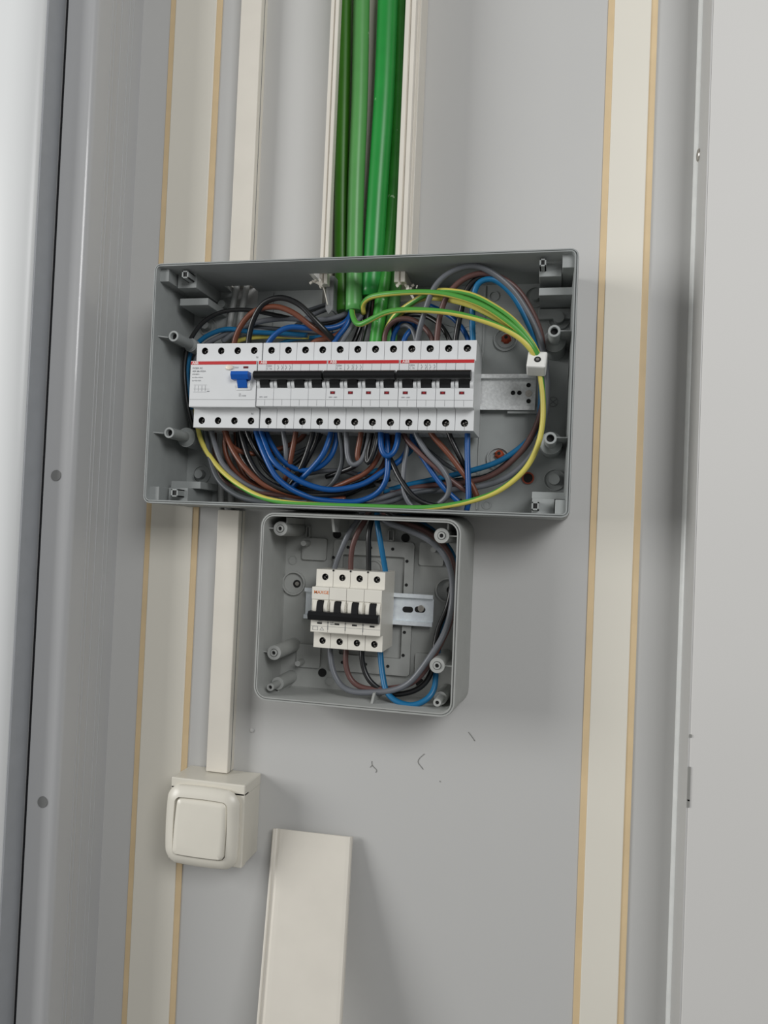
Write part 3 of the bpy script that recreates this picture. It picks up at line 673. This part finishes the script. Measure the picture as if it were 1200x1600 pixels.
# ================================================================= LOOSE TRUNKING COVER leaning on the wall
a = at(429, 1294, -9); b = at(549, 1308, -9)
a2 = at(402.5, 1600, -62); b2_ = at(533.5, 1600, -62)
ax = ((a2-a)+(b2_-b))/2; fl = (FL-a.z)/ax.z; ex = (b-a)/2; mid = (a+b)/2
wd_ = ((b-a).length+(b2_-a2).length)/4
exn = Vector((1, 0, 0)); axn = ax.normalized(); nrm = exn.cross(axn).normalized(); 
if nrm.y > 0: nrm = -nrm
Lc = ax.length*fl-4
pr = [(-wd_, -4), (-wd_, 2.8), (-wd_+1.2, 3.4), (-wd_+2.6, 3.2), (-wd_+3.4, 1.2), (-wd_+5.5, .6), (-wd_+9, 1.9), (-wd_+14, 2.2), (wd_-6, 2.2), (wd_-2, 1.8), (wd_-.4, .2), (wd_, -4), (wd_-1.6, -4), (wd_-2, -.4), (-wd_+1.6, -.4), (-wd_+1.6, -4)]
t = thing('trunking_cover', 'loose cream trunking cover leaning against the wall below the boxes', 'trunking cover', mid+axn*Lc)
m = M(); st = exn-axn*exn.dot(axn); st.normalize(); lp = []
for k, s_ in enumerate((0, .1, .3, .6, 1)):
    lp.append([mid+axn*(Lc*s_)+st*u_+nrm*v_+(axn*((u_/wd_)*1.5+1.5*math.sin(u_*.2)*.4) if k == 0 else Vector()) for u_, v_ in pr])
m.quadgrid(lp); obj('panel', m, 'duct', t)
m = M(); p = mid+(a2-a)*.72+st*(-wd_+47-(wd_-22)*0)-st*26+nrm*2.4
m.box(p.x-1.4, p.x+1.4, p.y-.3, p.y+.3, p.z-.5, p.z+.5, 0, Matrix.Rotation(.6, 3, 'Y')); obj('dirt_speck', m, 'scuff', t)

# ================================================================= WIRES
GR = {'L': 'wires in the large box', 'S': 'wires in the small box', 'E': 'yellow and green earth wires'}
def wire(mt, r, pts, label, grp='L', name='wire', ph=0.0, tw=0.0, step=3.0):
    m = M(); m.tube([at(*p) for p in pts], r, n=12, step=step, phase=ph, twist=tw)
    return tag(obj(name, m, mt), label, 'wire' if name == 'wire' else 'cable', GR[grp])
w = wire
# grey cables down the left side, behind everything
for dx, lab in ((0, 'left'), (15, 'right')):
    wire('wlgrey', 3.7, [(374+dx*.95, 425, -12), (370+dx, 452, -12), (359+dx, 505, -12), (352+dx, 600, -11), (346+dx*.9, 700, -11), (345+dx, 760, -11), (346+dx, 800, -10)], f'light grey cable running down behind the residual current breaker, the {lab} of the pair', 'L', 'grey_cable', step=8)
# --- above the breakers, left
w('wblack', 3.3, [(389, 552, -45), (388, 535, -46), (395, 502, -52), (412, 474, -56), (439, 465, -58), (468, 476, -56), (491, 499, -54), (511, 520, -48), (526, 536, -34)], 'thick black wire arching highest above the left end of the breaker row')
w('wbrown', 3.3, [(366, 552, -45), (366, 535, -46), (377, 508, -50), (398, 486, -52), (430, 479, -53), (459, 489, -52), (488, 511, -48), (511, 525, -40), (526, 538, -30)], 'orange brown wire arching just under the highest black wire on the left')
w('wblack', 2.6, [(303, 672, -32), (294, 640, -36), (289, 600, -38), (288.5, 567, -40), (296, 534, -42), (316, 505, -43), (345, 488, -43), (383, 484, -42), (424, 491, -36), (468, 500, -30), (510, 506, -26), (545, 492, -24)], 'thin black wire curving round the left end of the breaker row and up')
w('wgrey', 3.2, [(348, 534, -28), (370, 518, -30), (400, 504, -32), (441, 498, -32), (497, 500, -30), (526, 496, -28), (545, 488, -26)], 'grey wire running level under the black arch to the green cables')
w('wblue', 3.2, [(414, 552, -45), (419, 536, -46), (433, 520, -48), (453, 511, -48), (482, 512.6, -44), (514, 513, -38), (535, 507, -32), (548, 494, -30), (549, 484, -30)], 'bright blue wire arching over the first circuit breaker')
w('wblue', 3.0, [(516, 552, -40), (524, 531, -40), (538, 514, -38), (547, 498, -36), (549, 482, -32)], 'bright blue wire coming straight out of the cut light green cable')
w('wlblue', 2.9, [(300, 640, -22), (293, 590, -26), (296, 556, -30), (311, 534, -32), (331, 521, -34), (357, 514, -34), (395, 519, -30), (440, 521, -26), (480, 524, -24)], 'steel blue wire curving round the upper left corner of the row')
w('wgrey', 3.0, [(303, 600, -20), (306, 561, -26), (322, 538, -28), (342, 527, -29), (366, 516, -29), (401, 517, -26), (441, 523, -24), (482, 526, -22)], 'grey wire curving beside the steel blue wire at the upper left corner')
w('wdgrey', 2.8, [(318, 552, -20), (330, 534, -24), (352, 522, -25), (380, 511, -25), (420, 513, -22), (470, 518, -20), (520, 520, -20)], 'dark grey wire under the steel blue wire above the left breaker')
w('earth', 2.6, [(352, 548, -20), (371, 533, -22), (401, 527, -22), (441, 526, -22), (482, 527, -22)], 'yellow and green wire lying low behind the top of the left breakers', 'E', ph=.2)
w('wlblue', 2.4, [(430, 540, -18), (460, 530, -18), (495, 527, -18), (530, 520, -20)], 'steel blue wire lying flat behind the first circuit breaker')
w('wgrey', 2.8, [(452, 518, -18), (470, 503, -18), (491, 491, -18), (529, 476, -16), (545, 470, -14)], 'grey wire slanting up to the green cables behind the arches')
w('wdgrey', 2.2, [(480, 485, -8), (505, 477, -8), (530, 468, -8)], 'thin dark grey wire slanting up at the back of the box beside the torn flap')
w('wbrown', 3.2, [(480, 548, -34), (492, 533, -36), (512, 529, -36), (532, 520, -34), (546, 500, -32), (552, 480, -28)], 'brown wire dipping beside the cut end of the light green cable')
w('wgrey', 2.8, [(528, 545, -36), (540, 525, -38), (552, 508, -36), (566, 492, -28), (574, 470, -22)], 'grey wire rising between the light green and deep green cables')
w('wblack', 3.0, [(560, 550, -30), (568, 520, -32), (575, 490, -28), (580, 455, -22)], 'black wire rising into the deep green cable')
w('wblack', 3.0, [(545, 550, -26), (556, 528, -26), (566, 500, -22), (573, 470, -18)], 'black wire hidden behind the cut green cables')
w('wdbrown', 2.8, [(588, 550, -18), (585, 515, -20), (582, 490, -20), (580, 455, -18)], 'dark brown wire inside the end of the deep green cable')
# --- above, right arcs
w('wgrey', 3.2, [(650, 552, -50), (652, 531, -52), (660.6, 497, -60), (677, 452, -67), (700, 428, -70), (735, 415.5, -72), (764, 423, -70), (799, 451, -64), (824, 487, -58), (842, 526, -52), (852, 565, -46), (855, 605, -42), (852, 647, -40), (840, 696, -38), (808, 735, -36), (764, 757, -34), (700, 766, -32), (633, 769, -30), (585, 782, -30)], 'grey wire making the tallest arch on the right and looping down the right side')
w('wdbrown', 3.2, [(682, 552, -50), (682.5, 531, -52), (688, 491, -58), (700, 460, -62), (723, 437, -65), (752, 427, -66), (781, 433, -64), (808, 452, -60), (830, 485, -54), (846, 525, -46), (850, 570, -40), (850, 610, -36), (844, 647, -34), (831, 680, -32), (808, 712, -30), (770, 742, -28), (723, 755, -27), (647, 762, -26), (590, 780, -26)], 'dark brown wire arching under the tallest grey arch on the right')
w('wblack', 3.2, [(711, 552, -50), (712, 530, -52), (720, 488, -56), (729, 454, -60), (746, 435, -62), (770, 433, -61), (797, 450, -56), (820, 480, -50), (838, 520, -44), (846, 570, -38), (847, 620, -34), (841, 658, -30), (822, 697, -27), (790, 726, -25), (758, 745, -24), (706, 752, -23), (640, 763, -22), (600, 772, -22)], 'black wire arching third from outside on the right')
w('wlblue', 3.2, [(739, 552, -50), (739, 530, -52), (738, 496, -58), (741, 457, -64), (750, 440, -66), (770, 436, -66), (790, 449, -63), (808, 471, -60), (825, 505, -54), (840, 540, -46), (846, 590, -38), (843, 650, -32), (834, 678, -30), (808, 703, -28), (770, 725, -27), (706, 743, -26), (641, 757, -25), (600, 768, -24)], 'steel blue wire forming the innermost arch at the right end')
w('wdbrown', 2.9, [(601, 552, -30), (602, 520, -34), (618, 500, -38), (647, 500, -42), (668, 517, -44), (677, 535, -46), (680, 552, -46)], 'dark brown wire in a low arch above the right breaker')
w('wblack', 2.9, [(612, 552, -24), (616, 508, -26), (632, 494, -30), (659, 492, -36), (685, 505, -42), (702, 530, -46), (706, 552, -46)], 'black wire in a low arch behind the earth wires')
w('wblue', 2.9, [(672, 478, -22), (690, 486, -28), (708, 497, -36), (723, 514, -42), (732, 532, -46), (736, 552, -46)], 'blue wire slanting down into the last terminal at the right')
w('wblue', 2.9, [(612, 545, -26), (616, 520, -28), (628, 505, -30), (642, 502, -30), (652, 515, -30)], 'dark blue wire curled between the green cables and the right breaker')
w('wblue', 2.9, [(628, 552, -38), (632, 528, -40), (641, 517, -38), (650, 506, -30)], 'short blue wire entering the right breaker from above')
w('wgrey', 2.7, [(622, 512, -26), (634, 507, -34), (644, 514, -38), (650, 532, -40), (650, 552, -40)], 'short grey wire bending into the right breaker')
# --- earth wires
w('earth', 3.1, [(568, 490, -30), (566, 479, -36), (577, 465, -48), (618, 458, -60), (677, 457, -68), (723, 466, -72), (764, 483, -73), (808, 515, -72), (832, 543, -70), (841, 560, -64)], 'yellow and green wire starting in a hook at the deep green cable', 'E', ph=.04, tw=-.0002)
w('earth', 3.0, [(596, 540, -26), (604, 515, -30), (618, 492, -38), (645, 472, -50), (668, 459, -58), (692, 454, -64), (735, 460, -68), (770, 477, -70), (802, 500, -71), (830, 534, -70), (843, 558, -64)], 'yellow and green wire forming the topmost earth arch to the terminal block', 'E', ph=.45, tw=.0008)
w('earth', 3.1, [(549, 478, -34), (551, 494, -42), (557, 506, -48), (564, 507, -52), (578, 500, -56), (607, 487, -62), (647, 484, -68), (706, 489, -72), (764, 504, -74), (808, 525, -73), (830, 546, -70), (838, 560, -64)], 'yellow and green wire from the cut light green cable, lowest earth arch', 'E', ph=.62, tw=.0014)
w('earth', 2.8, [(590, 545, -22), (608, 510, -26), (632, 485, -34), (656, 468, -46), (690, 467, -56), (740, 480, -62), (795, 512, -66), (828, 545, -66), (838, 560, -62)], 'yellow and green wire second from the bottom in the earth fan', 'E', ph=.05, tw=.002)
w('earth', 3.0, [(842, 572, -58), (845, 590, -56), (848.5, 625, -54), (847.5, 664, -54), (838, 702, -54), (817, 737, -54), (779, 767, -56), (735, 783, -60), (691, 791, -64), (647, 793.5, -68), (560, 791, -70), (511, 789.5, -70), (453, 786, -68), (409, 777, -64), (372, 757, -58), (342, 731, -54), (319, 699, -50), (310, 672, -44), (306, 640, -36)], 'yellow and green wire looping along the bottom of the large box', 'E', ph=.02, tw=.0022)
# --- under the breakers, left
Bw = [
 ('wgrey', 3.1, [(330, 662, -46), (331, 675, -47), (337, 699, -52), (348, 725, -54), (371, 748, -54), (395, 763, -52), (430, 773, -48), (470, 782, -44), (520, 786, -38)], 'purplish grey wire dropping from the left breaker and sweeping right'),
 ('wdgrey', 3.1, [(318, 655, -34), (322, 678, -42), (328, 716, -52), (342, 751, -58), (371, 774, -62), (406, 784, -64), (440, 786, -60), (480, 785, -54)], 'dark grey wire hanging lowest in the lower left of the large box'),
 ('wbrown', 3.1, [(350, 662, -46), (353, 676, -47), (363, 702, -54), (383, 731, -58), (412, 757, -58), (441, 768, -54), (480, 777, -48), (540, 780, -40)], 'orange brown wire sweeping right, in front of the other brown wires'),
 ('wbrown', 3.0, [(356, 662, -40), (353, 682, -42), (351, 700, -44), (360, 726, -46), (383, 751, -48), (418, 769, -48), (455, 777, -46), (500, 783, -40)], 'brown wire curving outside the front brown wire below the left breaker'),
 ('wbrown', 2.9, [(347, 662, -44), (352, 678, -45), (361, 696, -46), (383, 708, -44), (409, 708, -38), (441, 700, -30), (470, 686, -26), (480, 670, -24)], 'brown wire dipping shallowly behind the black wires at the left'),
 ('wbrown', 2.9, [(366, 662, -34), (370, 690, -34), (372, 720, -34), (386, 748, -34), (420, 765, -32), (470, 772, -30)], 'brown wire hidden deep behind the left black wires'),
 ('wblack', 3.2, [(375, 662, -46), (377, 678, -47), (389, 716, -55), (406, 743, -58), (430, 760, -57), (459, 770, -54), (497, 774, -50), (545, 768, -42), (590, 745, -36)], 'glossy black wire sweeping right in front of the brown wires'),
 ('wblack', 3.1, [(384, 662, -46), (387, 678, -46), (401, 707, -46), (421, 727, -42), (447, 731, -36), (471, 716, -32), (491, 696, -30), (504, 672, -30)], 'black wire hanging in a U from the left breaker to the first circuit breaker'),
 ('wblack', 3.1, [(372, 662, -36), (374, 700, -40), (384, 723, -46), (402, 742, -48), (424, 757, -46), (468, 768, -40), (511, 769, -34), (570, 752, -28), (610, 720, -24)], 'black wire running just behind the front black wire along the bottom'),
 ('wblack', 3.0, [(394, 665, -28), (400, 700, -26), (416, 735, -26), (450, 757, -26), (500, 766, -26), (560, 764, -24), (610, 748, -22)], 'added black wire filling the dark of the tangle below the first circuit breaker'),  # background wire added to fill the darkness of the tangle
 ('wblue', 3.2, [(398, 662, -46), (401, 677, -48), (412, 708, -57), (430, 743, -60), (453, 763, -58), (476, 774, -54), (500, 781, -50), (535, 784, -46), (562, 783, -46), (589, 771, -48), (603, 751, -50), (606, 722, -48), (605, 690, -44), (602, 665, -40)], 'blue wire looping from the left breaker along the bottom to the middle breaker'),
 ('wblue', 3.2, [(404, 662, -46), (409, 678, -48), (424, 716, -57), (447, 738, -58), (476, 755, -56), (511, 765, -54), (541, 763, -52), (570, 755, -48), (597, 738, -44), (629, 716, -40), (639, 690, -38), (642, 665, -36)], 'long blue wire in front, sweeping from the left breaker up to the right'),
 ('wblue', 3.1, [(412, 662, -40), (421, 688, -44), (441, 719, -46), (468, 735, -46), (497, 731, -46), (517, 713, -46), (525, 690, -44), (526, 665, -44)], 'blue wire hanging in a U below the first circuit breaker'),
 ('wblue', 3.2, [(519, 662, -46), (517, 677, -48), (506, 708, -52), (488, 731, -50), (465, 754, -46), (450, 768, -38)], 'blue wire slanting down left from the first circuit breaker'),
 ('wgrey', 2.9, [(441, 662, -46), (443, 677, -47), (447, 705, -46), (446, 737, -42), (452, 765, -34)], 'grey wire hanging straight under the first circuit breaker'),
 ('wbrown', 3.0, [(464, 662, -46), (462, 677, -47), (456, 708, -47), (450, 737, -44), (440, 762, -36)], 'orange brown wire hanging straight under the first circuit breaker'),
 ('wblack', 3.0, [(490, 662, -46), (488, 679, -47), (474, 722, -47), (453, 758, -42), (430, 772, -34)], 'black wire slanting down left under the first circuit breaker'),
 ('wblack', 3.0, [(500, 662, -40), (494, 690, -38), (478, 722, -38), (462, 752, -36)], 'second black wire slanting down left, deeper behind'),
 ('wdgrey', 2.9, [(530, 662, -46), (531, 680, -46), (535, 716, -42), (526, 746, -38), (511, 763, -34), (490, 772, -30)], 'dark grey wire curving down between the first and middle breakers'),
 ('wgrey', 2.9, [(540, 662, -48), (541, 678, -50), (543, 714, -52), (550, 728, -52), (561, 724, -50), (571, 706, -48), (576, 680, -46), (577, 662, -44)], 'grey wire hanging in a short U under the middle breaker'),
 ('wbrown', 3.1, [(565, 662, -48), (564, 678, -50), (558, 712, -50), (560, 722, -49), (568, 716, -47), (577, 690, -44), (580, 662, -42)], 'orange brown wire in a tight U under the middle breaker'),
 ('wbrown', 3.0, [(490, 770, -28), (526, 760, -34), (547, 751, -38), (570, 740, -40), (588, 720, -40), (598, 692, -40), (600, 662, -38)], 'brown wire rising to the right from the bottom centre'),
 ('wdbrown', 3.0, [(500, 778, -24), (545, 765, -30), (580, 748, -32), (600, 725, -32), (612, 695, -30), (616, 662, -30)], 'dark brown wire rising behind the brown one at the bottom centre'),
 ('wblack', 3.1, [(592, 662, -48), (590, 679, -50), (585, 704, -52), (575, 725, -52), (573, 712, -50), (578, 688, -46), (584, 662, -42)], 'black wire folded in a narrow U under the middle breaker'),
 ('wblack', 3.0, [(575, 662, -42), (573, 686, -44), (567, 711, -46), (556, 727, -44), (536, 736, -38), (510, 745, -30)], 'black wire curling left under the middle breaker'),
 ('wblack', 3.1, [(606, 662, -34), (606, 690, -32), (600, 725, -30), (580, 752, -28), (545, 772, -28), (500, 784, -30), (450, 783, -36)], 'added black wire filling the dark below the middle breaker'),  # added wire, only fills the darkness behind the others
 ('wblue', 3.2, [(596, 662, -50), (595, 679, -52), (596, 702, -56), (604, 715, -57), (614, 709, -56), (621, 690, -52), (623, 662, -48)], 'bright blue wire hanging in a tight U under the middle breaker'),
 ('wgrey', 2.8, [(638, 662, -40), (637, 690, -44), (631, 731, -48), (630, 763, -50), (638, 785, -50), (650, 796, -48)], 'grey wire dropping straight down left of the right breaker'),
 ('wblack', 3.1, [(590, 690, -34), (609, 716, -44), (624, 746, -50), (644, 774, -54), (668, 788, -54), (700, 791, -50), (722, 783, -44)], 'black wire crossing down to the right along the bottom rim'),
 ('wgrey', 3.0, [(646, 662, -50), (651, 681, -52), (668, 708, -54), (690, 731, -55), (702, 754, -54), (699, 775, -50), (684, 788, -44)], 'grey wire bulging to the right below the right breaker'),
 ('wbrown', 3.1, [(668, 662, -50), (674, 678, -51), (700, 708, -53), (722, 737, -53), (737, 757, -52), (746, 777, -50)], 'orange brown wire slanting down right from the right breaker'),
 ('wdbrown', 2.9, [(624, 662, -40), (633, 684, -46), (656, 708, -50), (685, 734, -52), (712, 756, -50), (735, 771, -46)], 'dark brown wire slanting down right behind the grey bulge'),
 ('wblack', 3.0, [(699, 662, -50), (702, 679, -51), (714, 705, -50), (726, 730, -46), (735, 758, -38), (736, 780, -32)], 'black wire slanting down from the third terminal of the right breaker'),
 ('wblue', 3.1, [(730, 662, -50), (730.5, 679, -52), (730.5, 716, -56), (732, 760, -58), (732, 786, -58), (729, 797, -52)], 'blue wire hanging straight down from the last terminal at the right'),
 ('wblue', 3.0, [(632, 662, -38), (642, 686, -42), (662, 717, -46), (682, 748, -48), (700, 769, -48), (719, 786, -46)], 'blue wire slanting down right in the lower middle of the box'),
 ('wlblue', 2.9, [(560, 742, -26), (590, 735, -28), (620, 722, -28), (645, 700, -28), (650, 668, -28)], 'steel blue wire behind the U shaped blue wire'),
 ('wgrey', 2.8, [(470, 742, -20), (520, 735, -20), (560, 742, -22), (600, 762, -24), (640, 775, -26)], 'grey wire running across low behind the tangle'),
 ('wdbrown', 2.9, [(335, 662, -24), (336, 710, -36), (345, 744, -46), (366, 760, -50), (395, 769, -52), (424, 772, -50), (468, 778, -44), (520, 783, -36)], 'dark brown wire sweeping along the lower left above the earth wire'),
 ('wdgrey', 2.9, [(462, 786, -34), (530, 790, -40), (600, 786, -40), (650, 770, -36), (700, 764, -30)], 'dark grey wire lying along the bottom of the large box'),
 ('wdgrey', 2.6, [(370, 668, -20), (400, 702, -18), (440, 712, -18), (480, 700, -18), (510, 670, -18)], 'dark grey wire hanging at the back under the left breakers'),
 ('wdgrey', 2.4, [(630, 672, -16), (670, 705, -16), (700, 728, -16), (716, 737, -14)], 'thin dark grey wire at the back behind the right breaker'),
]
for a in Bw: w(*a)
# --- small box
w('wgrey', 3.1, [(521, 900, -42), (523, 886, -44), (534, 857, -48), (546, 831, -50), (560, 811, -44), (572, 792, -34)], 'grey wire entering the first top terminal of the cream breaker', 'S')
w('wdbrown', 3.1, [(548, 900, -42), (548, 887, -44), (550, 857, -48), (559, 832, -50), (570, 814, -44), (580, 792, -34)], 'dark brown wire entering the second top terminal of the cream breaker', 'S')
w('wblack', 3.1, [(576, 903, -42), (576, 889, -44), (576, 857, -47), (576, 833, -48), (581, 812, -44), (586, 792, -34)], 'black wire entering the third top terminal of the cream breaker', 'S')
w('wlblue', 3.1, [(603, 905, -42), (602, 890, -44), (597, 862, -48), (592, 832, -50), (589, 812, -46), (590, 792, -34)], 'steel blue wire entering the last top terminal of the cream breaker', 'S')
w('wgrey', 3.3, [(588, 794, -30), (598, 813, -44), (635, 827, -48), (665, 841, -48), (687, 858, -46), (700, 879, -44), (706, 903, -42), (707, 932, -42), (704, 955, -44), (700, 973, -48), (690, 998, -54), (674, 1023, -58), (657, 1047, -58), (638, 1068, -56), (612, 1079, -54), (575, 1082, -52), (549, 1080, -50), (532, 1070, -48), (520, 1047, -46), (516, 1022, -44), (516, 1005, -42)], 'grey wire looping round the right side of the small box to the first bottom terminal', 'S')
w('wdbrown', 3.1, [(592, 794, -28), (606, 812, -38), (650, 824, -40), (677, 838, -38), (695, 855, -36), (706, 874, -35), (710, 900, -35), (710, 935, -36), (704, 970, -42), (690, 1003, -48), (672, 1035, -50), (655, 1058, -49), (632, 1072, -48), (590, 1077, -46), (565, 1074, -45), (549, 1063, -44), (541, 1043, -44), (540, 1025, -44), (542, 1008, -42)], 'dark brown wire looping round the right side of the small box', 'S')
w('wblack', 3.1, [(596, 794, -24), (625, 810, -30), (665, 826, -30), (690, 846, -28), (704, 875, -28), (706, 910, -30), (699, 948, -34), (686, 978, -38), (679, 1010, -40), (677, 1038, -42), (667, 1064, -44), (648, 1079, -46), (620, 1085, -47), (597, 1079, -46), (577, 1063, -45), (568, 1043, -44), (565, 1024, -44), (567, 1008, -42)], 'black wire looping round the right side of the small box', 'S')
w('wlblue', 3.2, [(600, 794, -20), (640, 808, -24), (675, 828, -22), (698, 852, -22), (710, 875, -24), (711, 910, -26), (702, 950, -30), (690, 985, -32), (684, 1020, -34), (681, 1050, -42), (679, 1075, -50), (668, 1092, -56), (645, 1102, -58), (620, 1096, -56), (604, 1081, -52), (598, 1055, -47), (595, 1030, -44), (594, 1010, -42)], 'steel blue wire hanging lowest in the small box', 'S')
